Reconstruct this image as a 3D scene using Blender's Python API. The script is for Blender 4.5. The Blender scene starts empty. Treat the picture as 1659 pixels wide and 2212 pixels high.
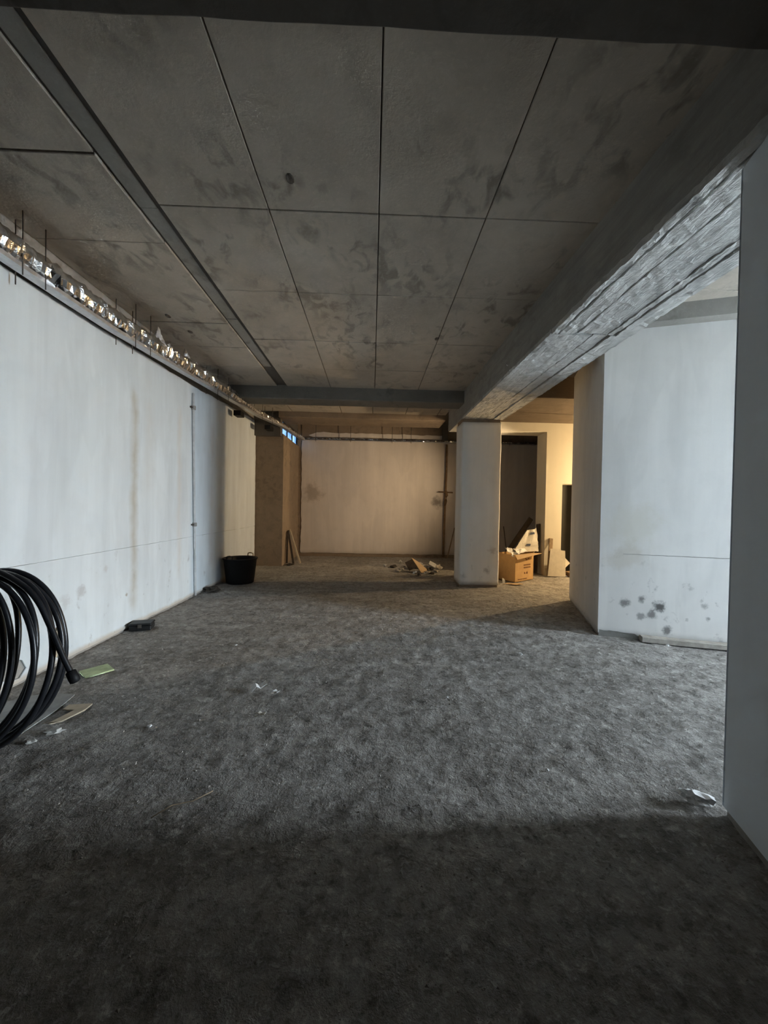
import bpy, bmesh, math, random
import numpy as np
from mathutils import Vector, Matrix, noise

random.seed(7)
R = math.radians
scene = bpy.context.scene
COL = scene.collection

# ------------------------------------------------------------------ camera
F_PX, W_PX = 830.0, 1659.0
cam_d = bpy.data.cameras.new('camera')
cam_d.sensor_fit = 'HORIZONTAL'
cam_d.sensor_width = 36.0
cam_d.lens = 36.0 * F_PX / W_PX
cam_d.clip_start = 0.02
cam = bpy.data.objects.new('camera', cam_d)
COL.objects.link(cam)
cam.matrix_world = (Matrix.Translation((0, 0, 1.5)) @ Matrix.Rotation(-R(1.8), 4, 'Z')
                    @ Matrix.Rotation(math.pi / 2 - R(0.83), 4, 'X') @ Matrix.Rotation(R(1.0), 4, 'Z'))
scene.camera = cam

# ------------------------------------------------------------------ daylight (overcast sky) and exposure
world = bpy.data.worlds.new('sky')
scene.world = world
world.use_nodes = True
bg = world.node_tree.nodes['Background']
bg.inputs[0].default_value = (0.79, 0.905, 1.0, 1)
bg.inputs[1].default_value = 16.0

# portal: guides sky light through the open gateway (emits nothing itself)
pd = bpy.data.lights.new('gateway_portal', 'AREA')
pd.shape = 'RECTANGLE'
pd.size, pd.size_y = 1.15, 3.1
pd.cycles.is_portal = True
portal = bpy.data.objects.new('gateway_portal', pd)
COL.objects.link(portal)
portal.location = (9.32, 1.9, 1.55)
portal.rotation_euler = (R(90), 0, R(90))

vs = scene.view_settings
vs.view_transform = 'Standard'
vs.look = 'None'
vs.gamma = 1.0
vs.use_curve_mapping = False
vs.exposure = 2.95

cy = scene.cycles
cy.max_bounces = 6
cy.diffuse_bounces = 4
cy.glossy_bounces = 4
cy.transparent_max_bounces = 8
cy.sample_clamp_indirect = 4.0
cy.caustics_reflective = False
cy.caustics_refractive = False
cy.use_denoising = True
cy.use_adaptive_sampling = True
cy.adaptive_threshold = .032
cy.adaptive_min_samples = 24

# ------------------------------------------------------------------ helpers
def link(name, me, mat=None, parent=None, loc=None):
    o = bpy.data.objects.new(name, me)
    COL.objects.link(o)
    if mat is not None and me is not None:
        me.materials.clear()
        me.materials.append(mat)
    if parent is not None:
        o.parent = parent
    if loc is not None:
        o.location = loc
    return o


def mesh(name, verts, faces, mat=None, parent=None, loc=None, smooth=False):
    me = bpy.data.meshes.new(name)
    me.from_pydata([tuple(v) for v in verts], [], faces)
    bm = bmesh.new()
    bm.from_mesh(me)
    bmesh.ops.recalc_face_normals(bm, faces=bm.faces)
    bm.to_mesh(me)
    bm.free()
    if smooth:
        me.polygons.foreach_set('use_smooth', [True] * len(me.polygons))
    return link(name, me, mat, parent, loc)


def tag(o, label, cat, group=None, kind=None):
    o['label'] = label
    o['category'] = cat
    if group:
        o['group'] = group
    if kind:
        o['kind'] = kind
    return o


def thing(name, label, cat, loc=(0, 0, 0), rot=(0, 0, 0), group=None):
    o = bpy.data.objects.new(name, None)
    o.empty_display_size = 0.1
    COL.objects.link(o)
    o.location = loc
    o.rotation_euler = rot
    return tag(o, label, cat, group)


def struct(o, label, cat):
    return tag(o, label, cat, kind='structure')


BOXF = [(0, 1, 2, 3), (7, 6, 5, 4), (0, 4, 5, 1), (1, 5, 6, 2), (2, 6, 7, 3), (3, 7, 4, 0)]


def box(name, x0, x1, y0, y1, z0, z1, mat=None, parent=None, bevel=0.0, loc=None):
    v = [(x0, y0, z0), (x1, y0, z0), (x1, y1, z0), (x0, y1, z0),
         (x0, y0, z1), (x1, y0, z1), (x1, y1, z1), (x0, y1, z1)]
    o = mesh(name, v, BOXF, mat, parent, loc)
    if bevel > 0:
        bm = bmesh.new()
        bm.from_mesh(o.data)
        bmesh.ops.bevel(bm, geom=list(bm.edges), offset=bevel, segments=1, affect='EDGES')
        bm.to_mesh(o.data)
        bm.free()
    return o


def boxes(name, lst, mat=None, parent=None):
    """one wall built round its openings"""
    vs_, fs_ = [], []
    for (x0, x1, y0, y1, z0, z1) in lst:
        k = len(vs_)
        vs_ += [(x0, y0, z0), (x1, y0, z0), (x1, y1, z0), (x0, y1, z0),
                (x0, y0, z1), (x1, y0, z1), (x1, y1, z1), (x0, y1, z1)]
        fs_ += [tuple(i + k for i in f) for f in BOXF]
    return mesh(name, vs_, fs_, mat, parent)


def prism(name, poly, z0, z1, mat=None, parent=None):
    n = len(poly)
    v = [(x, y, z0) for x, y in poly] + [(x, y, z1) for x, y in poly]
    f = [tuple(range(n)), tuple(range(2 * n - 1, n - 1, -1))]
    f += [(i, (i + 1) % n, n + (i + 1) % n, n + i) for i in range(n)]
    return mesh(name, v, f, mat, parent)


def loft(name, prof, stations, place, mat=None, parent=None, jit=0.0, smooth=False, freq=3.0, seed=0.0, caps=True):
    """closed profile (a,b) swept over stations; place(a,b,s) gives the point"""
    n = len(prof)
    v, f = [], []
    for s in stations:
        for (a, b) in prof:
            p = Vector(place(a, b, s))
            if jit:
                q = p * freq + Vector((seed, seed * 1.7, seed * .3))
                p = p + noise.noise_vector(q) * jit + noise.noise_vector(q * 4.1) * jit * .5
            v.append(p)
    for i in range(len(stations) - 1):
        for j in range(n):
            k = (j + 1) % n
            f.append((i * n + j, i * n + k, (i + 1) * n + k, (i + 1) * n + j))
    if caps:
        f.append(tuple(range(n)))
        f.append(tuple((len(stations) - 1) * n + j for j in range(n)))
    return mesh(name, v, f, mat, parent, smooth=smooth)


def tube(name, pts, r, mat=None, parent=None, seg=8, smooth=True, crinkle=0.0, seed=0.0, up=(0, 0, 1)):
    pts = [Vector(p) for p in pts]
    v, f = [], []
    up = Vector(up)
    for i, p in enumerate(pts):
        t = (pts[min(i + 1, len(pts) - 1)] - pts[max(i - 1, 0)]).normalized()
        a = up - t * up.dot(t)
        if a.length < .05:
            a = Vector((1, 0, 0)) - t * t.x
        a.normalize()
        b = t.cross(a)
        rr = r[i] if isinstance(r, (list, tuple)) else r
        for j in range(seg):
            an = 2 * math.pi * j / seg
            d = a * math.cos(an) + b * math.sin(an)
            k = rr
            if crinkle:
                k = rr * (1 + crinkle * noise.noise(Vector((p.x * 17 + seed, p.y * 17, p.z * 17)) + d * 2.2)
                          + crinkle * random.uniform(-.5, .5))
            v.append(p + d * k)
    for i in range(len(pts) - 1):
        for j in range(seg):
            k = (j + 1) % seg
            f.append((i * seg + j, i * seg + k, (i + 1) * seg + k, (i + 1) * seg + j))
    f.append(tuple(range(seg)))
    f.append(tuple((len(pts) - 1) * seg + j for j in range(seg)))
    return mesh(name, v, f, mat, parent, smooth=smooth)


def lathe(name, prof, seg, mat=None, parent=None, smooth=True):
    v, f = [], []
    for (r, z) in prof:
        for j in range(seg):
            a = 2 * math.pi * j / seg
            v.append((r * math.cos(a), r * math.sin(a), z))
    for i in range(len(prof) - 1):
        for j in range(seg):
            k = (j + 1) % seg
            f.append((i * seg + j, i * seg + k, (i + 1) * seg + k, (i + 1) * seg + j))
    f.append(tuple(range(seg)))
    f.append(tuple((len(prof) - 1) * seg + j for j in range(seg)))
    return mesh(name, v, f, mat, parent, smooth=smooth)


def sheet(name, outlines, thick, place, mat=None, parent=None):
    """flat plate with ragged outline and holes; outlines in (a,b), place(a,b,t) -> point"""
    cu = bpy.data.curves.new(name, 'CURVE')
    cu.dimensions = '2D'
    cu.fill_mode = 'BOTH'
    cu.extrude = thick / 2
    for pts in outlines:
        sp = cu.splines.new('POLY')
        sp.points.add(len(pts) - 1)
        for i, (a, b) in enumerate(pts):
            sp.points[i].co = (a, b, 0, 1)
        sp.use_cyclic_u = True
    tmp = bpy.data.objects.new('tmp', cu)
    COL.objects.link(tmp)
    bpy.context.view_layer.update()
    me = bpy.data.meshes.new_from_object(tmp.evaluated_get(bpy.context.evaluated_depsgraph_get()))
    bpy.data.objects.remove(tmp)
    bpy.data.curves.remove(cu)
    for v in me.vertices:
        v.co = Vector(place(v.co.x, v.co.y, v.co.z))
    bm = bmesh.new()
    bm.from_mesh(me)
    bmesh.ops.remove_doubles(bm, verts=bm.verts, dist=1e-5)
    bmesh.ops.recalc_face_normals(bm, faces=bm.faces)
    bm.to_mesh(me)
    bm.free()
    return link(name, me, mat, parent)


def ragged(p, q, n, amp, seed=0.0, freq=3.0):
    """points from p to q (q excluded) with sideways noise"""
    p, q = Vector(p), Vector(q)
    d = q - p
    nrm = Vector((-d.y, d.x)).normalized()
    out = []
    for i in range(n):
        t = i / n
        s = p + d * t
        k = 0 if i == 0 else amp * (noise.noise(Vector((s.x * freq, s.y * freq, seed)))
                                    + .6 * noise.noise(Vector((s.x * freq * 4, s.y * freq * 4, seed + 3))))
        s = s + nrm * k
        out.append((s.x, s.y))
    return out


# ------------------------------------------------------------------ materials
class NT:
    def __init__(self, name):
        self.m = bpy.data.materials.new(name)
        self.m.use_nodes = True
        self.t = self.m.node_tree
        self.b = self.t.nodes['Principled BSDF']
        self.pos = self.node('ShaderNodeNewGeometry').outputs['Position']

    def node(self, typ):
        return self.t.nodes.new(typ)

    def put(self, sock, val):
        if isinstance(val, bpy.types.NodeSocket):
            self.t.links.new(val, sock)
        else:
            if hasattr(val, '__len__') and len(val) == 3 and sock.type == 'RGBA':
                val = tuple(val) + (1,)
            sock.default_value = val

    def mapping(self, vec, scale=(1, 1, 1), loc=(0, 0, 0), rot=(0, 0, 0)):
        n = self.node('ShaderNodeMapping')
        self.put(n.inputs['Vector'], vec)
        n.inputs['Scale'].default_value = scale
        n.inputs['Location'].default_value = loc
        n.inputs['Rotation'].default_value = rot
        return n.outputs[0]

    def noise(self, vec, scale=5, detail=4, rough=.6, dist=0.0):
        n = self.node('ShaderNodeTexNoise')
        self.put(n.inputs['Vector'], vec)
        n.inputs['Scale'].default_value = scale
        n.inputs['Detail'].default_value = detail
        n.inputs['Roughness'].default_value = rough
        n.inputs['Distortion'].default_value = dist
        return n.outputs['Fac']

    def voro(self, vec, scale=5, feature='F1'):
        n = self.node('ShaderNodeTexVoronoi')
        n.feature = feature
        self.put(n.inputs['Vector'], vec)
        n.inputs['Scale'].default_value = scale
        return n.outputs['Distance']

    def ramp(self, fac, *stops):
        n = self.node('ShaderNodeValToRGB')
        self.put(n.inputs[0], fac)
        e = n.color_ramp.elements
        while len(e) < len(stops):
            e.new(.5)
        for el, (p, c) in zip(e, stops):
            el.position = p
            el.color = (c, c, c, 1) if isinstance(c, (int, float)) else tuple(c) + (1,)
        return n.outputs[0]

    def math(self, op, a, b=0.0, clamp=False):
        n = self.node('ShaderNodeMath')
        n.operation = op
        n.use_clamp = clamp
        self.put(n.inputs[0], a)
        self.put(n.inputs[1], b)
        return n.outputs[0]

    def vmath(self, op, a, b=(0, 0, 0)):
        n = self.node('ShaderNodeVectorMath')
        n.operation = op
        self.put(n.inputs[0], a)
        self.put(n.inputs[1], b)
        return n.outputs['Value'] if op in ('LENGTH', 'DISTANCE', 'DOT_PRODUCT') else n.outputs[0]

    def mix(self, fac, a, b, mode='MIX'):
        n = self.node('ShaderNodeMix')
        n.data_type = 'RGBA'
        n.blend_type = mode
        self.put(n.inputs[0], fac)
        self.put(n.inputs[6], a)
        self.put(n.inputs[7], b)
        return n.outputs[2]

    def xyz(self, vec):
        n = self.node('ShaderNodeSeparateXYZ')
        self.put(n.inputs[0], vec)
        return n.outputs

    def band(self, val, c, w):
        """1 at val=c falling to 0 at distance w"""
        d = self.math('ABSOLUTE', self.math('SUBTRACT', val, c))
        return self.math('SUBTRACT', 1.0, self.math('DIVIDE', d, w), True)

    def above(self, val, a, b):
        n = self.node('ShaderNodeMapRange')
        n.interpolation_type = 'SMOOTHSTEP'
        self.put(n.inputs[0], val)
        n.inputs[1].default_value = a
        n.inputs[2].default_value = b
        return n.outputs[0]

    def bump(self, h, strength=.3, dist=.01):
        n = self.node('ShaderNodeBump')
        n.inputs['Strength'].default_value = strength
        n.inputs['Distance'].default_value = dist
        self.put(n.inputs['Height'], h)
        self.t.links.new(n.outputs[0], self.b.inputs['Normal'])

    def done(self, color, rough=.9, metal=0.0, spec=.3):
        self.put(self.b.inputs['Base Color'], color)
        self.put(self.b.inputs['Roughness'], rough)
        self.b.inputs['Metallic'].default_value = metal
        self.b.inputs['Specular IOR Level'].default_value = spec
        return self.m

    def obj(self):
        return self.node('ShaderNodeTexCoord').outputs['Object']


def m_plain(name, c, rough=.8, var=.25, scale=12, metal=0.0, spec=.3, bump=.15):
    n = NT(name)
    f = n.noise(n.obj(), scale, 5, .65)
    lo = tuple(x * (1 - var) for x in c)
    hi = tuple(min(1, x * (1 + var)) for x in c)
    n.bump(f, bump, .004)
    return n.done(n.ramp(f, (.3, lo), (.7, hi)), rough, metal, spec)


def m_concrete(name, base, blot=.5, board=None, bump=.35, spots=()):
    n = NT(name)
    p = n.pos
    big = n.noise(p, 0.9, 5, .6)
    mid = n.noise(p, 5.5, 6, .65, .4)
    fine = n.noise(p, 38, 4, .6)
    c = n.ramp(big, (.3, tuple(x * .82 for x in base)), (.7, tuple(x * 1.12 for x in base)))
    # dark form-oil blotches
    st = n.mapping(p, (1.0, .55, 1.0))
    b1 = n.ramp(n.noise(st, 7.5, 3, .55, .6), (.50, 0.0), (.64, 1.0))
    b2 = n.ramp(n.noise(p, 1.3, 3, .5), (.40, 0.0), (.62, 1.0))
    c = n.mix(n.math('MULTIPLY', n.math('MULTIPLY', b1, b2), blot), c, tuple(x * .38 for x in base))
    c = n.mix(n.math('MULTIPLY', n.ramp(mid, (.45, 0.0), (.75, 1.0)), .35), c, tuple(x * .6 for x in base))
    c = n.mix(n.math('MULTIPLY', n.ramp(fine, (.55, 0.0), (.75, 1.0)), .3), c, tuple(min(1, x * 1.35) for x in base))
    h = n.math('ADD', n.math('MULTIPLY', mid, .7), n.math('MULTIPLY', fine, .5))
    if board:
        w = n.noise(n.mapping(p, board), 6, 5, .7)
        h = n.math('ADD', h, n.math('MULTIPLY', w, 1.4))
        c = n.mix(n.math('MULTIPLY', n.ramp(w, (.4, 0.0), (.65, 1.0)), .5), c, tuple(x * .62 for x in base))
    for (x, y, z, r, col, amt) in spots:
        d = n.vmath('DISTANCE', n.vmath('ADD', p, n.vmath('SCALE', n.vmath('SUBTRACT', (0, 0, 0), (0, 0, 0)))), (x, y, z))
        d = n.math('ADD', d, n.math('MULTIPLY', n.math('SUBTRACT', n.noise(p, 9, 4), .5), r * 1.2))
        c = n.mix(n.math('MULTIPLY', n.math('SUBTRACT', 1.0, n.above(d, r * .35, r)), amt), c, col)
    n.bump(h, bump, .012)
    return n.done(c, .92)


def m_plaster(name, base, streak=.12, spots=(), streaks=(), low=None, patches=True, scuff=0.0, horiz='Y'):
    n = NT(name)
    p = n.pos
    big = n.noise(p, .55, 4, .6)
    ver = n.noise(n.mapping(p, (2.6, 2.6, .22)), 1.6, 4, .6)
    fine = n.noise(p, 26, 5, .6)
    med = n.noise(p, 4.5, 4, .6)
    c = n.ramp(n.math('ADD', n.math('MULTIPLY', ver, .6), n.math('MULTIPLY', big, .4)),
               (.32, tuple(x * (1 - streak) for x in base)), (.66, tuple(min(1, x * (1 + streak * .55)) for x in base)))
    if patches:      # overlapping trowelled coats
        t1 = n.ramp(n.noise(n.mapping(p, (1.0, 1.0, .55)), 1.1, 3, .5, 1.2), (.47, 0.0), (.53, 1.0))
        t2 = n.ramp(n.noise(n.mapping(p, (1.6, 1.6, .35), (4, 7, 2)), 1.5, 3, .5, .8), (.52, 0.0), (.56, 1.0))
        c = n.mix(n.math('MULTIPLY', t1, .16), c, tuple(min(1, x * 1.22) for x in base))
        c = n.mix(n.math('MULTIPLY', t2, .20), c, tuple(x * .80 for x in base))
    c = n.mix(n.math('MULTIPLY', n.ramp(med, (.52, 0.0), (.72, 1.0)), .12), c, tuple(x * .72 for x in base))
    z = n.xyz(p)[2]
    if scuff:
        s = n.ramp(n.noise(n.mapping(p, (1, 1, .8), (3, 1, 0)), 7, 5, .62), (.62, 0.0), (.70, 1.0))
        m = n.math('SUBTRACT', 1.0, n.above(z, .5, 1.25))
        c = n.mix(n.math('MULTIPLY', n.math('MULTIPLY', s, m), scuff), c, (.16, .15, .14))
    if streaks:
        wn = n.math('SUBTRACT', n.noise(n.mapping(p, (1, 1, 1.6)), 2.2, 4), .5)
        sk = n.ramp(n.noise(p, 3, 4), (.3, .45), (.65, 1.0))
    for (axis, pos_, w, z0, z1, col, amt) in streaks:
        wob = n.math('MULTIPLY', wn, w * 1.3)
        k = n.band(n.math('ADD', n.xyz(p)[axis], wob), pos_, w)
        zz = n.math('MULTIPLY', n.above(z, z0, z0 + .25), n.math('SUBTRACT', 1.0, n.above(z, z1 - .25, z1)))
        k = n.math('MULTIPLY', n.math('MULTIPLY', k, zz), sk)
        c = n.mix(n.math('MULTIPLY', k, amt), c, col)
    sn = {}
    for (x, y, zc, r, col, amt) in spots:
        d = n.vmath('DISTANCE', p, (x, y, zc))
        sc = 15 if r < .12 else 3.5
        if sc not in sn:
            sn[sc] = n.math('SUBTRACT', n.noise(p, sc, 4, .7), .5)
        d = n.math('ADD', d, n.math('MULTIPLY', sn[sc], r * 1.9))
        c = n.mix(n.math('MULTIPLY', n.math('SUBTRACT', 1.0, n.above(d, r * .2, r)), amt), c, col)
    if low:
        zz = n.math('ADD', z, n.math('MULTIPLY', n.math('SUBTRACT', n.noise(p, 5, 4), .5), .06))
        c = n.mix(n.math('MULTIPLY', n.math('SUBTRACT', 1.0, n.above(zz, .03, low[1])), low[2]), c, low[0])
    n.bump(n.math('ADD', n.math('MULTIPLY', med, .8), n.math('MULTIPLY', fine, .25)), .18, .01)
    return n.done(c, .85)


def m_floor():
    n = NT('dusty_floor')
    p = n.pos
    big = n.noise(p, .5, 5, .6, .5)
    drag = n.noise(n.mapping(p, (.9, 2.6, 1), (0, 0, 0), (0, 0, R(25))), 1.5, 5, .65, .7)
    mid = n.noise(p, 7, 6, .7, .5)
    fine = n.noise(p, 45, 5, .7)
    grit = n.voro(p, 70)
    grain = n.noise(p, 19, 4, .75, .3)
    c = n.ramp(n.math('ADD', n.math('MULTIPLY', big, .45), n.math('MULTIPLY', drag, .55)),
               (.34, (.20, .187, .17)), (.50, (.31, .295, .275)), (.66, (.44, .425, .40)))
    c = n.mix(n.math('MULTIPLY', n.ramp(mid, (.47, 0.0), (.64, 1.0)), .6), c, (.12, .11, .10))
    c = n.mix(n.math('MULTIPLY', n.ramp(grain, (.54, 0.0), (.64, 1.0)), .6), c, (.085, .08, .072))
    c = n.mix(n.math('MULTIPLY', n.ramp(grain, (.34, 1.0), (.44, 0.0)), .55), c, (.62, .60, .57))
    c = n.mix(n.math('MULTIPLY', n.ramp(fine, (.52, 0.0), (.72, 1.0)), .45), c, (.60, .595, .58))
    c = n.mix(n.math('MULTIPLY', n.ramp(grit, (.10, 1.0), (.22, 0.0)), .4), c, (.10, .095, .09))
    h = n.math('ADD', n.math('ADD', n.math('MULTIPLY', mid, .7), n.math('MULTIPLY', fine, .4)), n.math('MULTIPLY', grain, -.7))
    n.bump(h, .75, .02)
    return n.done(c, .95, 0, .15)


M = {}
M['floor'] = m_floor()
M['ceil'] = m_concrete('shuttered_ceiling_concrete', (.49, .44, .375), .75)
M['slab'] = m_concrete('dark_joint_and_shade_concrete', (.12, .11, .10), .4)  # dark joints; also darkens the near beam and unseen walls
M['conc'] = m_concrete('bare_grey_concrete', (.33, .315, .29), .5, None, .4)
M['beam_side'] = m_concrete('board_marked_concrete', (.36, .35, .325), .35, (1.0, .10, 2.2), .45)
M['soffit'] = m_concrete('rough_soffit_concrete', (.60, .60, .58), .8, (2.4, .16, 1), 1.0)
M['brown_conc'] = m_concrete('brown_cement_render', (.26, .20, .145), .4, None, .3)
M['flatg'] = m_concrete('darker_grey_concrete', (.22, .205, .18), .5, None, .4)
M['flatb'] = m_concrete('dark_board_marked_concrete', (.13, .098, .07), .4, (.2, 2.5, 1), .5)
M['brick'] = m_concrete('brown_brick_backing', (.30, .22, .155), .4, None, .4)
SM = (.10, .095, .09)
M['pl_left'] = m_plaster('white_wall_plaster', (.665, .725, .76), .15,
                         streaks=[(1, 4.68, .10, .12, 2.95, (.40, .37, .30), .75), (1, 4.98, .16, 1.5, 2.9, (.55, .53, .49), .35),
                                  (1, 3.35, .22, .2, 2.8, (.52, .55, .58), .25), (1, 5.75, .10, .3, 3.0, (.60, .52, .44), .4),
                                  (1, 6.9, .12, .3, 3.0, (.45, .36, .33), .35)],
                         spots=[(-2.84, 3.85, .62, .09, (.45, .46, .47), .7), (-2.84, 3.66, .55, .10, (.45, .46, .47), .5),
                                (-2.84, 4.55, .42, .035, (.35, .32, .28), .9), (-2.84, 4.2, .78, .05, (.5, .5, .5), .6)],
                         low=((.45, .37, .28), .09, .7), scuff=.35)
M['pl_back'] = m_plaster('cream_back_wall_plaster', (.66, .60, .54), .14,
                         spots=[(1.93, 11.38, 1.64, .22, (.17, .15, .13), .85), (-1.75, 11.38, 1.85, .38, (.34, .28, .22), .7),
                                (2.95, 11.38, .75, .30, (.12, .09, .07), .8)],
                         low=((.25, .2, .15), .22, .5), horiz='X')
M['pl_block'] = m_plaster('scuffed_white_plaster', (.72, .70, .67), .10,
                          spots=[(3.00, 4.42, .41, .075, SM, .75), (3.17, 4.37, .47, .055, SM, .75), (3.33, 4.32, .40, .085, SM, .95),
                                 (3.27, 4.34, .30, .07, SM, .75), (3.16, 4.38, .27, .06, SM, .6), (3.42, 4.30, .13, .07, SM, .8),
                                 (3.75, 4.18, .44, .05, SM, .5), (3.62, 4.22, .62, .04, SM, .4), (3.79, 4.17, .30, .03, SM, .6),
                                 (3.05, 4.42, 1.35, .42, (.62, .59, .50), .5), (3.0, 4.43, .95, .25, (.55, .50, .42), .5)],
                          scuff=.45, horiz='X', low=((.30, .29, .27), .12, .5))
M['pl_col'] = m_plaster('white_column_plaster', (.83, .82, .79), .09,
                        spots=[(2.30, 7.2, .70, .10, (.35, .28, .22), .45), (2.2, 7.2, .32, .08, (.3, .28, .26), .6),
                               (1.75, 7.2, .2, .08, (.35, .33, .31), .5)], scuff=.3, horiz='X', low=((.35, .31, .26), .14, .6), patches=False)
M['pl_near'] = m_plaster('smooth_grey_paint', (.72, .79, .85), .03, patches=False)
M['pl_yellow'] = m_plaster('cream_paint', (.72, .68, .58), .06, patches=False, horiz='X')
M['galv'] = m_plain('galvanised_steel', (.62, .63, .65), .42, .15, 20, .85, .5, .1)
M['rod'] = m_plain('dull_dark_steel', (.12, .11, .10), .55, .3, 30, .6)
M['pvc'] = m_plain('grey_painted_conduit', (.58, .585, .58), .6, .12, 14)
M['rust'] = m_plain('rusty_pipe', (.20, .125, .065), .75, .4, 9)
M['cable'] = m_plain('black_polyethylene', (.012, .013, .016), .33, .3, 25, 0, .5, .05)
M['rubber'] = m_plain('black_rubber', (.006, .006, .007), .6, .3, 14)
M['blackbox'] = m_plain('black_plastic', (.014, .015, .016), .5, .3, 14)
M['card'] = m_plain('brown_cardboard', (.52, .33, .15), .85, .12, 6)
M['card_in'] = m_plain('cardboard_inside', (.47, .33, .19), .85, .1, 6)
M['ink'] = m_plain('brown_print_ink', (.16, .07, .03), .85, .2, 20)
M['wood'] = m_plain('weathered_timber', (.30, .22, .14), .8, .35, 8)
M['wood_dark'] = m_plain('dark_stained_timber', (.055, .042, .032), .8, .4, 8)
M['wood_pale'] = m_plain('pale_timber', (.50, .42, .31), .8, .2, 8)
M['board'] = m_plain('pale_fibre_board', (.66, .62, .54), .85, .08, 10)
M['white'] = m_plain('white_paper', (.80, .80, .80), .8, .06, 10)
M['paper'] = m_plain('dirty_paper', (.52, .51, .48), .85, .2, 16)
M['stone'] = m_plain('broken_concrete', (.36, .33, .29), .9, .25, 14)
M['green'] = m_plain('pale_green_card', (.44, .52, .30), .75, .3, 7)
M['greycard'] = m_plain('dusty_grey_card', (.30, .30, .29), .85, .25, 7)
M['soil'] = m_plain('dark_soil', (.06, .05, .04), .95, .4, 20)
M['door'] = m_plain('unlit_doorway_black', (.012, .010, .008), .6, .2, 6)  # near-black colour stands in for unlit space behind the doorway
M['ground'] = m_plain('pale_outdoor_paving', (.55, .55, .54), .9, .1, 2)
M['bulb'] = m_plain('lamp_glass', (.9, .85, .7), .2, .02, 3)


def m_foil():
    n = NT('crinkled_aluminium_foil')
    o = n.pos
    n.bump(n.noise(o, 26, 2, .5, .6), .35, .012)
    return n.done(n.ramp(n.noise(o, 14, 3), (.3, (.75, .76, .78)), (.7, (.93, .93, .94))), .18, 1.0, .5)


M['foil'] = m_foil()
M['foil_torn'] = m_plain('torn_dull_foil', (.82, .83, .85), .38, .12, 30, .35, .5, .4)


def m_news():
    n = NT('newsprint')
    p = n.obj()
    x, y = n.xyz(p)[0], n.xyz(p)[1]
    lines = n.ramp(n.math('FRACT', n.math('MULTIPLY', n.xyz(p)[2], 75)), (.45, 0.0), (.55, 1.0))
    words = n.ramp(n.noise(n.mapping(p, (120, 1, 75)), 1, 2), (.40, 0.0), (.46, 1.0))
    cols = n.ramp(n.math('FRACT', n.math('MULTIPLY', x, 9)), (.06, 0.0), (.10, 1.0))
    k = n.math('MULTIPLY', n.math('MULTIPLY', lines, words), cols)
    c = n.mix(n.math('MULTIPLY', k, .5), (.80, .77, .70), (.18, .17, .16))
    n.bump(n.noise(p, 9, 4), .3, .01)
    return n.done(c, .85)


M['news'] = m_news()
M['newsblue'] = m_plain('printed_blue_grey_block', (.10, .12, .18), .8, .25, 30)


def m_pane():
    m = bpy.data.materials.new('sky_dimming_blue_glass')  # dark blue tint added to dim the sky seen through the panes
    m.use_nodes = True
    t = m.node_tree
    b = t.nodes['Principled BSDF']
    out = t.nodes['Material Output']
    tr = t.nodes.new('ShaderNodeBsdfTransparent')
    tc = t.nodes.new('ShaderNodeTexNoise')
    tc.inputs['Scale'].default_value = 3.0
    geo = t.nodes.new('ShaderNodeNewGeometry')
    t.links.new(geo.outputs['Position'], tc.inputs['Vector'])
    rp = t.nodes.new('ShaderNodeValToRGB')
    rp.color_ramp.elements[0].position = .35
    rp.color_ramp.elements[0].color = (.050, .072, .100, 1)
    rp.color_ramp.elements[1].position = .65
    rp.color_ramp.elements[1].color = (.085, .105, .125, 1)
    t.links.new(tc.outputs['Fac'], rp.inputs[0])
    t.links.new(rp.outputs[0], tr.inputs[0])
    b.inputs['Base Color'].default_value = (.05, .06, .08, 1)
    b.inputs['Roughness'].default_value = .3
    mx = t.nodes.new('ShaderNodeMixShader')
    mx.inputs[0].default_value = .88
    t.links.new(b.outputs[0], mx.inputs[1])
    t.links.new(tr.outputs[0], mx.inputs[2])
    t.links.new(mx.outputs[0], out.inputs['Surface'])
    return m


M['pane'] = m_pane()

# ================================================================== STRUCTURE
ZC = 3.68                       # slab soffit
U = Vector((.951, -.309))       # axes of the turned right-hand part of the building
V = Vector((.309, .951))
B = Vector((2.74, 4.52))        # near-left corner of the big right pier
N = Vector((1.78, 1.85))        # corner of the near right wall
ZR = 4.15


def uv(base, s, t):
    q = base + U * s + V * t
    return (q.x, q.y)


# ---- floor: uneven dusty concrete
def vnoise(x, y, seed):
    rs = np.random.RandomState(seed)
    g = rs.rand(512, 512)
    xi, yi = np.floor(x).astype(int), np.floor(y).astype(int)
    fx, fy = x - xi, y - yi
    fx, fy = fx * fx * (3 - 2 * fx), fy * fy * (3 - 2 * fy)
    a, b = g[xi % 512, yi % 512], g[(xi + 1) % 512, yi % 512]
    c, d = g[xi % 512, (yi + 1) % 512], g[(xi + 1) % 512, (yi + 1) % 512]
    return (a * (1 - fx) + b * fx) * (1 - fy) + (c * (1 - fx) + d * fx) * fy - .5


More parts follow.
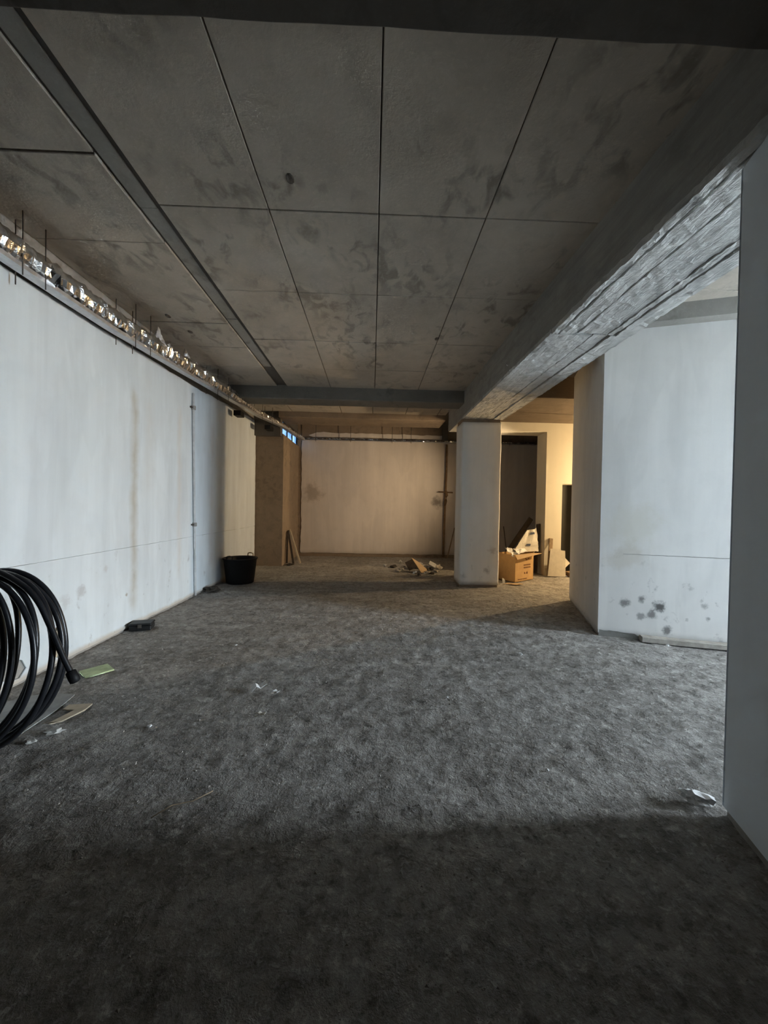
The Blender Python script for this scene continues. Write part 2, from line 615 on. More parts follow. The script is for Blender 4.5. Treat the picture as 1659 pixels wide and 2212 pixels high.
def build_floor():
    xs = np.concatenate([np.arange(-3.3, 4.6, .03), np.arange(4.6, 9.5, .2)])
    ys = np.concatenate([np.arange(-3.4, .8, .2), np.arange(.8, 9.0, .03), np.arange(9.0, 12.0, .08)])
    X, Y = np.meshgrid(xs, ys, indexing='ij')
    Z = (.010 * vnoise(X * 1.3 + 40, Y * 1.3 + 40, 1) + .008 * vnoise(X * 5 + 60, Y * 5 + 60, 2)
         + .010 * vnoise(X * 13 + 90, Y * 13 + 90, 3) + .007 * vnoise(X * 27 + 140, Y * 27 + 150, 4))
    # scraped ruts
    rut = vnoise((X * .9 + Y * .5) * 1.2 + 60, (Y * .9 - X * .5) * 6 + 90, 5)
    Z = Z + .008 * rut - .006
    nx, ny = len(xs), len(ys)
    co = np.stack([X, Y, Z], -1).reshape(-1, 3)
    i, j = np.meshgrid(np.arange(nx - 1), np.arange(ny - 1), indexing='ij')
    a = (i * ny + j).ravel()
    q = np.stack([a, a + ny, a + ny + 1, a + 1], -1)
    me = bpy.data.meshes.new('floor')
    me.vertices.add(len(co))
    me.vertices.foreach_set('co', co.ravel())
    me.loops.add(q.size)
    me.loops.foreach_set('vertex_index', q.ravel())
    me.polygons.add(len(q))
    me.polygons.foreach_set('loop_start', np.arange(len(q)) * 4)
    me.polygons.foreach_set('use_smooth', np.ones(len(q), bool))
    me.update(calc_edges=True)
    return link('floor', me, M['floor'])


floor = struct(build_floor(), 'grey dusty rough concrete floor of the whole basement', 'floor')

# ---- ceiling: slab with shutter panels as children
ceiling = struct(boxes('ceiling', [(-3.3, 1.75, -3.4, 9.46, ZC + .02, ZR), (-2.26, 1.75, 9.4, 9.95, ZC + .02, ZR), (-2.26, 9.4, 9.9, 11.9, 3.95, ZR + .1),
                                   (1.70, 9.4, -3.4, 9.95, 3.82, ZR)], M['slab']),
                 'grey board-marked concrete slab ceiling with panel joints', 'ceiling')
pan_cache = {}


def panel(x0, x1, y0, y1, z, gap=.008, drop=.02, mat=None, name='ceiling_panel'):
    w, d = round(x1 - x0 - gap, 3), round(y1 - y0 - gap, 3)
    key = (w, d, drop, name, mat)
    dz = random.uniform(-.003, .003)
    if key not in pan_cache:
        o = box(name, -w / 2, w / 2, -d / 2, d / 2, 0, drop + .004, mat or M['ceil'], ceiling, .004)
        pan_cache[key] = o.data
    else:
        o = link(name, pan_cache[key], None, ceiling)
    o.location = ((x0 + x1) / 2, (y0 + y1) / 2, z + dz)
    return o


XS = [-1.60, -.80, .015, .82, 1.71]
YS = [1.55, 2.90, 4.0, 5.16, 6.2, 7.2]
for a in range(4):
    for b in range(5):
        panel(XS[a], XS[a + 1], YS[b], YS[b + 1], ZC, .008)
for a, ys in enumerate(([1.55, 2.50, 3.32, 4.75, 5.45, 6.2, 7.2],)):
    for b in range(len(ys) - 1):
        panel(-2.86, -1.775, ys[b], ys[b + 1], ZC, .010)
# recessed make-up strip between the panel fields
for (y0, y1) in [(1.55, 2.95), (2.95, 4.65), (4.65, 6.2)]:
    o = panel(-1.765, -1.635, y0, y1, ZC + .012, .004, .012, M['conc'], 'makeup_strip')
# back bay panels
for a in range(5):
    xs = [-2.86, -1.9, -.75, -.02, .75, 1.5, 1.71]
for a in range(6):
    panel(xs[a], xs[a + 1], 7.62, 9.08, ZC, .014)
# right bay panels (seen past the beam)
for (x0, x1) in [(2.46, 3.3), (3.3, 4.15), (4.15, 5.0)]:
    for (y0, y1) in [(1.6, 2.75), (2.75, 3.9), (3.9, 5.0), (5.0, 6.1)]:
        panel(x0, x1, y0, y1, 3.80, .012)
# holes/knots left in the slab
for i, (x, y) in enumerate([(-.585, 2.62), (.80, 4.98), (-2.42, 4.6), (-2.35, 5.0)]):
    o = lathe('fixing_hole', [(.004, -.012), (.02, -.010), (.028, -.002), (.030, .004)], 10, M['rod'], ceiling)
    o.location = (x, y, ZC)
    o.scale = (1, 1.6, 1)

# ---- beams
ysn = [-.9 + i * .15 for i in range(55)]


def beam_y(name, x0, x1, y0, y1, z0, z1, mat, label, jit=.006, step=.15, cham=.015):
    n = max(2, int((y1 - y0) / step))
    st = [y0 + (y1 - y0) * i / n for i in range(n + 1)]
    nz = 4
    prof = [(x0 + cham, z0), (x1 - cham, z0), (x1, z0 + cham)] + [(x1, z0 + (z1 - z0) * k / nz) for k in range(1, nz + 1)] \
        + [(x0, z0 + (z1 - z0) * k / nz) for k in range(nz, 0, -1)] + [(x0, z0 + cham)]
    return struct(loft(name, prof, st, lambda a, b, s: (a, s, b), mat, None, jit), label, 'beam')


def beam_x(name, x0, x1, y0, y1, z0, z1, mat, label, jit=.006, step=.15, cham=.012):
    n = max(2, int((x1 - x0) / step))
    st = [x0 + (x1 - x0) * i / n for i in range(n + 1)]
    nz = 4
    prof = [(y0 + cham, z0), (y1 - cham, z0), (y1, z0 + cham)] + [(y1, z0 + (z1 - z0) * k / nz) for k in range(1, nz + 1)] \
        + [(y0, z0 + (z1 - z0) * k / nz) for k in range(nz, 0, -1)] + [(y0, z0 + cham)]
    return struct(loft(name, prof, st, lambda a, b, s: (s, a, b), mat, None, jit), label, 'beam')


main_beam = beam_y('main_beam', 1.685, 2.445, -2.5, 8.6, 3.200, 3.84, M['beam_side'],
                   'long deep concrete beam running from the near right wall to the white column')
# boards cast into the soffit of the long beam, each an own ridge


def soffit_board(x0, x1, y0, y1, z, seed, rag=.010):
    n = int((y1 - y0) / .035)
    st = [y0 + (y1 - y0) * i / n for i in range(n + 1)]
    m = max(2, int((x1 - x0) / .05))
    prof = [(x0 + (x1 - x0) * k / m, z) for k in range(m + 1)] + [(x1, 3.22), (x0, 3.22)]
    return loft('soffit_board', prof, st, lambda a, b, s: (a + rag * noise.noise(Vector((a * 5, s * 7, seed))), s,
                b + .006 * noise.noise(Vector((a * 9, s * 5, seed))) + .010 * noise.noise(Vector((a * 40, s * 22, seed)))),
                M['soffit'], main_beam, .0015, False, 8, seed)


for k, (x0, x1, z) in enumerate([(1.680, 1.735, 3.172), (1.765, 1.915, 3.180), (1.940, 2.225, 3.186), (2.230, 2.285, 3.178),
                                 (2.305, 2.450, 3.170)]):
    soffit_board(x0, x1, 1.2, 3.64, z, k * 3.3 + 1, .012)
for k, (x0, x1, z) in enumerate([(1.680, 2.085, 3.180), (2.100, 2.245, 3.186), (2.262, 2.450, 3.176)]):
    soffit_board(x0, x1, 3.655, 7.22, z, k * 2.7 + 31, .005)

beam_x('cross_beam', -2.86, 1.70, 7.15, 7.60, 3.45, 3.75, M['flatg'], 'grey cross beam spanning from left wall to the white column')
beam_x('cross_beam', -2.22, 1.70, 9.09, 9.92, 3.55, 4.0, M['brown_conc'], 'broad brown cross beam in front of the back wall')
beam_x('cross_beam', -2.86, 1.70, -1.2, 1.58, 3.42, 3.75, M['slab'], 'cross beam overhead nearest to the camera, coloured dark as in shade')  # deep shade overhead is put into this beam's dark colour
beam_x('flat_beam', 2.42, 9.2, 6.67, 9.1, 3.45, 3.9, M['flatb'], 'broad brown boarded beam above the cardboard box corner', .004, .2)
struct(prism('pier_beam', [uv(B, -.31, -.16), uv(B, 6.9, -.16), uv(B, 6.9, .3), uv(B, -.31, .3)], 3.62, 3.9, M['conc']),
       'shallow grey beam on top of the big white pier', 'beam')

# ---- left wall
wall_left = struct(boxes('wall_left', [(-3.2, -2.86, 2.45, 9.46, -.1, ZR)], M['conc']),
                   'long white plastered wall on the left behind the black cable coil', 'wall')
struct(box('wall_left_darkened', -3.2, -2.86, -3.4, 2.45, -.1, ZR, M['slab']), 'unseen left wall beside the camera, darkened to cut bounce light', 'wall')  # out of view; dark colour keeps bounce light off the near floor
pl = lambda a, b, t: (-2.849 + t, a, b)
top = ragged((9.42, 3.52), (6.2, 3.34), 30, .02, 1) + ragged((6.2, 3.34), (2.5, 3.27), 40, .015, 2) + [(2.5, 3.27)]
right = ragged((9.42, .972), (9.42, 3.52), 60, .018, 5, 4)
sheet('upper_plaster', [[(2.5 + 6.8 * i / 40, .9705 + .004 * noise.noise(Vector((i * .9, 0, 0)))) for i in range(40)] + right + top],
      .018, pl, M['pl_left'], wall_left)
hole = [(3.50, .16), (3.53, .10), (3.58, .06), (3.62, .15), (3.65, .24), (3.655, .33), (3.645, .372), (3.615, .36), (3.585, .375),
        (3.55, .35), (3.52, .372), (3.495, .33), (3.50, .25)]
hole2 = [(2.95, .20), (3.0, .12), (3.1, .06), (3.2, .05), (3.26, .11), (3.22, .19), (3.12, .24), (3.02, .26)]
low = ragged((2.5, .02), (9.42, .035), 70, .012, 9, 2) + ragged((9.42, .035), (9.42, .965), 20, .015, 4, 4) \
    + [(9.42, .965)] + [(9.3 - 6.8 * i / 40, .9665 + .004 * noise.noise(Vector((i * .7, 5, 0)))) for i in range(41)]
sheet('lower_plaster', [low, hole, hole2], .018, pl, M['pl_left'], wall_left)
# hollow bricks showing in the broken plaster
for k, (y, col) in enumerate([(3.535, 'brick'), (3.585, 'brick'), (3.63, 'brick')]):
    box('brick_core', -2.872, -2.852, y - .016, y + .016, .315, .365, M['soil'] if k else M['rust'], wall_left)
box('bare_patch', -2.88, -2.8555, 3.46, 3.68, .03, .40, M['wood_pale'], wall_left)

# ---- block in the far left corner, with the strip window above it
corner_block = struct(box('corner_block', -3.2, -2.18, 9.46, 11.44, -.1, 3.22, M['brown_conc'], None, .004),
                      'brown rendered corner block at the far end of left wall', 'wall')
win = struct(boxes('window_1', [(-2.27, -2.22, 9.46, 11.42, 3.21, 3.245), (-2.27, -2.22, 9.46, 11.42, 3.56, 3.60),
                                (-2.27, -2.22, 9.46, 9.50, 3.245, 3.56), (-2.27, -2.22, 11.38, 11.42, 3.245, 3.56)], M['rod']),
             'narrow strip window with blue daylight above the corner block', 'window')
for (y0, y1) in [(9.50, 10.1), (10.13, 10.72), (10.75, 11.38)]:
    box('pane', -2.25, -2.242, y0, y1, 3.245, 3.56, M['pane'], win)
for y in (10.115, 10.735):
    box('mullion', -2.258, -2.232, y - .015, y + .015, 3.245, 3.56, M['rod'], win)
struct(boxes('window_surround', [(-3.2, -2.22, 9.30, 9.47, 3.15, 4.1), (-2.30, -2.22, 9.46, 11.43, 3.59, 4.1)],
             M['slab']), 'dark concrete surround over the strip window', 'wall')

# ---- back wall
wall_back = struct(boxes('wall_back', [(-2.27, 9.4, 11.42, 11.8, -.1, ZR + .1), (-3.2, -2.27, 11.42, 11.8, -.1, 3.2)], M['brown_conc']), 'cream plastered back wall with rusty pipe and foil pipe', 'wall')
pb = lambda a, b, t: (a, 11.411 + t, b)
lp = ragged((-2.09, 3.43), (-2.09, .10), 50, .022, 12, 5)
bp = ragged((-2.09, .10), (5.2, .08), 60, .02, 15, 3)
sheet('back_plaster', [lp + bp + [(5.2, .08), (5.2, 3.43)]], .018, pb, M['pl_back'], wall_back)
tp = ragged((2.05, 3.63), (-1.75, 3.66), 40, .03, 18, 2.5)
sheet('upper_band', [[(-1.75, 3.50), (2.05, 3.50)] + tp + [(-1.9, 3.56)]], .018, pb, M['pl_back'], wall_back)
box('recess_post', 2.05, 2.2, 11.30, 11.44, 3.44, 3.95, M['slab'], wall_back)

# ---- middle column
colm = struct(box('column', 1.70, 2.41, 7.225, 7.74, -.05, 3.22, M['brown_conc'], None, .01),
              'white plastered square column in the middle beside the cardboard box', 'column')


def rect_prof(x0, x1, y0, y1, nx, ny, c=.02):
    p = [(x0 + c + (x1 - x0 - 2 * c) * k / nx, y0) for k in range(nx + 1)]
    p += [(x1, y0 + c + (y1 - y0 - 2 * c) * k / ny) for k in range(ny + 1)]
    p += [(x1 - c - (x1 - x0 - 2 * c) * k / nx, y1) for k in range(nx + 1)]
    p += [(x0, y1 - c - (y1 - y0 - 2 * c) * k / ny) for k in range(ny + 1)]
    return p


loft('column_plaster', rect_prof(1.685, 2.425, 7.21, 7.755, 5, 4), [.045 + 3.075 * i / 40 for i in range(41)], lambda a, b, s: (a, b, s),
     M['pl_col'], colm, .006, True, 2.5)

# ---- big right pier (turned 18 degrees)
pier = struct(prism('wall_right', [uv(B, .012, .012), uv(B, 6.9, .012), uv(B, 6.9, 1.86), uv(B, .012, 1.86)], -.1, 3.9, M['conc']),
              'big white pier wall turned toward the gateway, smudged low down', 'wall')
pf = lambda a, b, t: ((B + U * a + V * (.006 + t)).x, (B + U * a + V * (.006 + t)).y, b)
lowp = [(0, .07)] + ragged((0.0, .07), (.42, .06), 14, .012, 21, 6) + ragged((.42, .03), (6.5, .03), 40, .01, 22, 3) + [(6.5, .03)]
slit = [(.25 + 1.2 * i / 24, .985 + .006 * noise.noise(Vector((i * .6, 2, 0)))) for i in range(25)]
slit = slit + [(a, b + .006) for a, b in reversed(slit)]
sheet('front_plaster', [lowp[1:] + [(6.5, 3.63), (0, 3.63)], slit], .014, pf, M['pl_block'], pier)
ps = lambda a, b, t: ((B + V * a + U * (.005 + t)).x, (B + V * a + U * (.005 + t)).y, b)
sheet('side_plaster', [ragged((0.0, .03), (1.87, .03), 12, .008, 25, 4) + [(1.87, .03), (1.87, 3.7), (0, 3.7)]], .014, ps, M['pl_block'], pier)

# ---- near right wall
near = struct(prism('wall_near', [uv(N, .014, -.014), uv(N, 7.7, -.014), (9.6, -3.3), (.15, -3.3), uv(N, .014, -5.0)], -.1, 3.9, M['conc']),
              'smooth grey-blue wall close on the right edge of the picture', 'wall')
pn = lambda a, b, t: ((N - V * a + U * (.007 + t)).x, (N - V * a + U * (.007 + t)).y, b)
sheet('painted_face', [ragged((0.0, .035), (2.2, .125), 14, .006, 31, 5) + [(2.2, .125), (2.2, 3.175), (0, 3.175)]], .014, pn, M['pl_near'], near)
pq = lambda a, b, t: ((N + U * a - V * (.007 + t)).x, (N + U * a - V * (.007 + t)).y, b)
sheet('painted_return', [[(0, .035), (6.8, .035), (6.8, 3.175), (0, 3.175)]], .014, pq, M['pl_near'], near)

# ---- end wall with the open gateway, rear wall
struct(boxes('wall_gateway', [(9.0, 9.3, -3.4, 1.33, -.1, ZR), (9.0, 9.3, 2.47, 11.8, -.1, ZR), (9.0, 9.3, 1.33, 2.47, 3.1, ZR)], M['conc']),
       'bare concrete end wall holding the open gateway outside the picture', 'wall')
struct(boxes('door_1', [(8.97, 9.33, 1.33, 1.37, 0, 3.1), (8.97, 9.33, 2.43, 2.47, 0, 3.1), (8.97, 9.33, 1.37, 2.43, 3.06, 3.1)], M['galv']),
       'open gateway frame letting in the daylight from the right', 'door')
struct(box('wall_rear', -3.3, 9.4, -3.5, -3.2, -.1, ZR, M['slab']), 'unseen wall behind the camera, darkened to cut bounce light', 'wall')  # out of view; dark colour lowers bounce light around the camera
struct(box('ground_outside', 9.3, 40, -15, 20, -.3, -.02, M['ground']), 'pale paving outside the gateway', 'ground')

# ---- lamp-lit corner behind the pier
lamp_wall = struct(boxes('wall_lamplit', [(3.93, 4.31, 8.60, 9.10, -.1, 3.5), (5.2, 9.1, 8.60, 9.10, -.1, 3.5), (4.31, 5.2, 8.60, 9.10, 2.08, 3.5),
                                          (2.44, 3.93, 8.60, 9.10, 3.25, 3.5)], M['pl_yellow']),
                   'cream wall glowing in lamplight beside the dark doorway', 'wall')
d2 = struct(box('door_2', 4.31, 5.2, 8.98, 9.06, 0.0, 2.08, M['door']), 'black panel standing in for the unlit doorway in the lamplit cream wall', 'door')  # black leaf added where the opening is only unlit
box('door_frame', 4.312, 4.335, 8.9, 8.98, 0, 2.08, M['wood_dark'], d2)

# ---- work lamp hanging in the corner behind the pier (out of view)
lt = thing('pendant_lamp', 'warm bare bulb hanging behind the big white pier', 'lamp', (6.2, 8.0, 2.15))
tube('lamp_cord', [(0, 0, .12), (0, 0, 1.30)], .006, M['rubber'], lt, 6)
lathe('lamp_socket', [(.018, .05), (.022, .07), (.022, .12), (.010, .13)], 12, M['rubber'], lt)
lathe('lamp_bulb', [(.004, .022), (.018, .028), (.022, .05)], 12, M['bulb'], lt)
ld = bpy.data.lights.new('lamp_light', 'POINT')
ld.color = (1.0, .70, .36)
ld.energy = 74
ld.shadow_soft_size = .06
lo = bpy.data.objects.new('lamp_light', ld)
COL.objects.link(lo)
lo.parent = lt
lo.location = (0, 0, -.07)

# ---- floodlight hung behind the pier, aimed at the back wall (out of view)
fl = thing('flood_lamp', 'warm floodlight hung from the beam behind the big white pier', 'lamp', (4.28, 7.85, 2.55))
tube('mount_arm', [(.06, -.03, .05), (.06, -.03, .89)], .012, M['rod'], fl, 8)
hd = box('lamp_head', -.02, .10, -.09, .03, -.08, .10, M['rod'], fl, .01)
sd = bpy.data.lights.new('flood_light', 'SPOT')
sd.color = (1.0, .74, .46)
sd.energy = 90
sd.spot_size = R(76)
sd.spot_blend = 1.0
sd.shadow_soft_size = .10
so = bpy.data.objects.new('flood_light', sd)
COL.objects.link(so)
so.parent = fl
so.location = (-.06, .05, 0)
so.rotation_euler = Vector((-.89, .45, -.10)).to_track_quat('-Z', 'Y').to_euler()

# ================================================================== SERVICES
# ---- foil-wrapped pipe on a tray along the left wall


def lerp(a, b, t):
    return a + (b - a) * t


def tray_c(y):
    pts = [(1.5, -2.74, 3.26), (4.0, -2.71, 3.26), (5.2, -2.65, 3.29), (7.0, -2.55, 3.345), (8.3, -2.44, 3.36), (9.3, -2.17, 3.35),
           (10.1, -2.10, 3.345), (11.16, -2.0, 3.345)]
    for (ya, xa, za), (yb, xb, zb) in zip(pts, pts[1:]):
        if ya <= y <= yb:
            k = (y - ya) / (yb - ya)
            return lerp(xa, xb, k), lerp(za, zb, k)


lp_t = thing('foil_pipe_run', 'silver foil-wrapped pipe on a tray along the left wall', 'pipe', (-2.7, 2.0, 3.2))
o0 = Vector((-2.7, 2.0, 3.2))
path = []
y = 1.7
while y < 11.15:
    x, z = tray_c(y)
    path.append(Vector((x, y, z + .118 - .055 * min(1.0, max(0.0, (y - 6.5) / 2.6)))) - o0)
    y += .026
foil_r = [.098 if p.y + o0.y < 6.5 else max(.045, .098 - .021 * (p.y + o0.y - 6.5)) for p in path]
tube('foil_wrap', path, foil_r, M['foil'], lp_t, 11, False, .26, 3.0)
tp_ = [Vector((p.x, p.y, tray_c(p.y + o0.y)[1] - o0.z)) for p in path[::8]]
st = list(range(len(tp_)))
for nm, prof in (('tray_base', [(-.05, 0), (.045, 0), (.045, .006), (-.05, .006)]),
                 ('tray_lip', [(.043, -.004), (.052, -.004), (.052, .030), (.043, .030)])):
    loft(nm, prof, st, lambda a, b, s: (tp_[s].x + a, tp_[s].y, tp_[s].z + b), M['galv'], lp_t, .003)
# torn foil peaks
for (yy, h, w, lean) in [(4.86, .25, .10, -.01), (5.05, .14, .10, .05), (5.50, .21, .10, -.03), (5.72, .14, .09, .06)]:
    x, z = tray_c(yy)
    v, f = [], []
    rings = 9
    for i in range(rings):
        t = i / (rings - 1)
        rr = w * (1 - t) ** 1.2 + .006
        for j in range(9):
            a = 2 * math.pi * j / 9
            k = rr * random.uniform(.65, 1.25)
            v.append((x + k * math.cos(a) - o0.x, yy + lean * t + 1.5 * k * math.sin(a) - o0.y, z + .13 + h * t + random.uniform(-.012, .012) - o0.z))
    for i in range(rings - 1):
        for j in range(9):
            f.append((i * 9 + j, i * 9 + (j + 1) % 9, (i + 1) * 9 + (j + 1) % 9, (i + 1) * 9 + j))
    f.append(tuple((rings - 1) * 9 + j for j in range(9)))
    mesh('foil_peak', v, f, M['foil_torn'], lp_t)
for yy in (2.99, 3.19, 4.32, 4.58, 6.3, 6.7, 8.3, 8.7, 10.3):
    x, z = tray_c(yy)
    zt = 3.665 if yy < 7 else (3.54 if yy < 9.05 or yy > 9.0 else 3.6)
    if 7.6 < yy < 9.05:
        zt = 3.665
    tube('hanger_rod', [(x + .075 - o0.x, yy - o0.y, z - .07 - o0.z), (x + .075 - o0.x, yy - o0.y, zt - o0.z)], .0045, M['rod'], lp_t, 6)
    tube('hanger_rod', [(x - .07 - o0.x, yy - .1 - o0.y, z - .09 - o0.z), (x - .07 - o0.x, yy - .1 - o0.y, zt - o0.z)], .0045, M['rod'], lp_t, 6)
for (yy, w) in [(7.62, .22), (8.95, .26)]:
    x, z = tray_c(yy)
    box('junction_plate', x - .24 - o0.x, x - .10 - o0.x, yy - o0.y, yy + w - o0.y, 3.23 - o0.z, 3.33 - o0.z, M['rubber'], lp_t, .006)

# ---- second run along the back wall
bt = thing('foil_pipe_run', 'thin silver foil-wrapped pipe along the back wall under the ceiling', 'pipe', (-2.0, 11.22, 3.4))
o1 = Vector((-2.0, 11.22, 3.4))
path = [(i * .03, 0, .03 + .002 * math.sin(i * .3)) for i in range(int(6.8 / .03))]
tube('foil_wrap', path, .034, M['foil'], bt, 10, False, .22, 9.0)
box('tray_base', 0, 6.8, -.05, .05, -.014, -.006, M['galv'], bt)
for x in (.35, 1.35, 2.55, 3.1, 5.2, 6.0):
    tube('hanger_rod', [(x, -.06, -.06), (x, -.06, .55)], .007, M['rod'], bt, 6)

# ---- vertical conduit on the left wall
cd = thing('wall_conduit', 'thin grey vertical conduit fixed up the left wall', 'conduit', (-2.82, 6.12, 0))
pts = [(0, .14 * max(0.0, 1 - z / 3.2) ** 1.2, z) for z in [.015 + i * .16 for i in range(21)]]
tube('conduit_pipe', pts, .019, M['pvc'], cd, 10)
for z in (1.16, 2.99):
    k = .14 * max(0.0, 1 - z / 3.2) ** 1.2
    lathe_o = lathe('coupling', [(.034, -.03), (.037, -.025), (.037, .025), (.034, .03)], 12, M['conc'], cd)
    lathe_o.location = (0, k, z)
    box('conduit_clip', -.03, .012, k - .075, k + .05, z - .012, z + .012, M['rod'], cd)

# ---- rusty pipe on the back wall, with a cross fitting
rp = thing('rusty_wall_pipe', 'brown rusty pipe running down the back wall left of the column', 'pipe', (2.17, 11.355, 0))
tube('pipe_shaft', [(-.03, -.0, .03), (-.025, 0, .6), (0, 0, 1.6), (.02, 0, 2.6), (.015, 0, 3.36)], .030, M['rust'], rp, 10)
tube('cross_fitting', [(-.21, 0, 1.965), (.22, 0, 1.945)], .018, M['rust'], rp, 8)
tube('tap_body', [(.015, -.01, 2.0), (.03, -.01, 1.86), (.012, -.01, 1.70), (-.01, -.01, 1.55)], [.03, .052, .045, .03], M['rust'], rp, 10)

# ================================================================== THINGS ON THE FLOOR
# ---- coil of black cable
coil = thing('cable_coil', 'big upright coil of black plastic pipe leaning by the left wall', 'coil', (-2.37, 2.32, 0.0))


def ring(cx, cy, cz, rx, rz, tilt, lean, ph=0.0, wob=.01, a0=R(190), a1=R(550), n=80):
    out = []
    for i in range(n + 1):
        a = a0 + (a1 - a0) * i / n
        x = rx * math.cos(a)
        z = rz * math.sin(a)
        out.append(Vector((cx + x * math.cos(tilt), cy + x * math.sin(tilt) + lean * (z + rz) + wob * math.sin(2 * a + ph), cz + z)))
    return out


RC = .0165
turns = []
for (rt, cyy, cz, rz, ti, le) in [(.475, -.02, .535, .512, -3, .12), (.440, .05, .530, .507, 4, .10), (.405, -.05, .520, .497, -6, .14),
                                  (.365, .09, .525, .502, 7, .08), (.325, .0, .515, .492, 2, .16), (.26, .06, .520, .497, 10, .10),
                                  (.22, -.07, .500, .477, -8, .18), (.16, .03, .510, .485, 4, .12), (.415, .12, .535, .512, 12, .05),
                                  (.12, .10, .500, .475, 9, .14)]:
    lf = -.405 + .10 * random.random()
    turns.append(((rt + lf) / 2, cyy, cz, (rt - lf) / 2, rz, R(ti), le))
for k, (cx, cyy, cz, rx, rz, ti, le) in enumerate(turns):
    tube('coil_turn', ring(cx, cyy, cz + .006, rx, rz, ti, le, k * 1.3, .012), RC, M['cable'], coil, 9, up=(0, 1, 0))
fe = [(-.30, .10, 1.02), (-.10, .10, 1.085), (.08, .09, 1.07), (.272, .06, .985), (.37, .05, .89), (.445, .04, .755), (.535, .03, .56), (.60, .03, .43)]
fs = []
for i in range(len(fe) - 1):
    for t in (0, .25, .5, .75):
        p0, p1, p2, p3 = (Vector(fe[max(0, min(len(fe) - 1, i + q))]) for q in (-1, 0, 1, 2))
        fs.append(.5 * ((2 * p1) + (-p0 + p2) * t + (2 * p0 - 5 * p1 + 4 * p2 - p3) * t * t + (-p0 + 3 * p1 - 3 * p2 + p3) * t ** 3))
fs.append(Vector(fe[-1]))
tube('free_end', fs, RC, M['cable'], coil, 9, up=(0, 1, 0))
e0, dr = Vector(fe[-1]), (Vector(fe[-1]) - Vector(fe[-2])).normalized()
tube('end_cap', [e0 - dr * .055, e0 - dr * .05, e0 - dr * .01, e0 + dr * .015, e0 + dr * .022], [.019, .027, .029, .027, .015], M['rubber'], coil, 12)

# ---- rubber tub
tub = thing('rubber_tub', 'black round rubber tub standing against the left wall', 'tub', (-2.50, 7.42, 0.0))
lathe('tub_body', [(.01, .0), (.235, .0), (.25, .01), (.262, .1), (.30, .44), (.318, .455), (.318, .475), (.295, .475), (.288, .44), (.248, .1), (.22, .03),
                   (.01, .03)], 32, M['rubber'], tub)
for a in (R(70), R(250)):
    cx, cyy = .30 * math.cos(a), .30 * math.sin(a)
    tx, ty = -math.sin(a), math.cos(a)
    tube('tub_handle', [(cx - tx * .065, cyy - ty * .065, .455), (cx - tx * .055, cyy - ty * .055, .525), (cx, cyy, .535),
                        (cx + tx * .055, cyy + ty * .055, .525), (cx + tx * .065, cyy + ty * .065, .455)], .011, M['wood'] if a < 2 else M['rubber'], tub, 8)

# ---- small black case by the wall
bc = thing('black_case', 'small flat black plastic case on the floor at left wall', 'case', (-2.70, 4.62, 0.0), (0, 0, R(14)))
box('case_body', -.115, .115, -.08, .08, .0, .055, M['blackbox'], bc, .008)
box('case_lid', -.12, .12, -.085, .085, .058, .085, M['blackbox'], bc, .008)
box('case_latch', -.02, .02, -.09, -.084, .035, .075, M['rod'], bc)

# ---- pale green card and flattened cardboard near the coil


def flat_piece(name, label, cat, pts, z, th, mat, warp=.006, seed=0.0):
    c = Vector((sum(p[0] for p in pts) / len(pts), sum(p[1] for p in pts) / len(pts)))
    o = sheet(name, [[(p[0] - c.x, p[1] - c.y) for p in pts]], th,
              lambda a, b, t: (a, b, t + th / 2 + warp * noise.noise(Vector((a * 7, b * 7, seed)))), mat)
    o.location = (c.x, c.y, z)
    return tag(o, label, cat)


flat_piece('green_card', 'pale yellow-green flat card lying right of the coil', 'card',
           [(-2.535, 3.421), (-2.40, 3.579), (-2.261, 3.461), (-2.393, 3.296)], .004, .012, M['green'])
flat_piece('cardboard_strip', 'flattened brown cardboard strip beside the coil foot', 'cardboard',
           [(-2.14, 2.62), (-2.07, 2.64), (-2.02, 2.78), (-2.03, 2.87), (-2.19, 2.86), (-2.18, 2.79), (-2.09, 2.78)], .004, .010, M['wood_pale'], .008, 3)
flat_piece('grey_sheet', 'dusty grey sheet lying under the cable coil', 'sheet',
           [(-2.72, 2.52), (-2.45, 2.42), (-2.22, 2.50), (-2.23, 2.80), (-2.27, 3.02), (-2.5, 3.05), (-2.74, 2.86)], .001, .006, M['greycard'], .006, 5)


def scrap(name, label, cat, x, y, r, mat, seed, flat=.5, z=0.0, group=None, stretch=1.0, rot=0.0, sub=2, amp=.75):
    bm = bmesh.new()
    bmesh.ops.create_icosphere(bm, subdivisions=sub, radius=r)
    for v in bm.verts:
        v.co *= 1 + amp * noise.noise(v.co.normalized() * 1.7 + Vector((seed, seed * 2, 0)))
        v.co.z *= flat
        v.co.x *= stretch
    zmin = min(v.co.z for v in bm.verts)
    for v in bm.verts:
        v.co.z -= zmin
    me = bpy.data.meshes.new(name)
    bm.to_mesh(me)
    bm.free()
    o = link(name, me, mat)
    o.location = (x, y, z)
    o.rotation_euler = (0, 0, rot)
    return tag(o, label, cat, group)


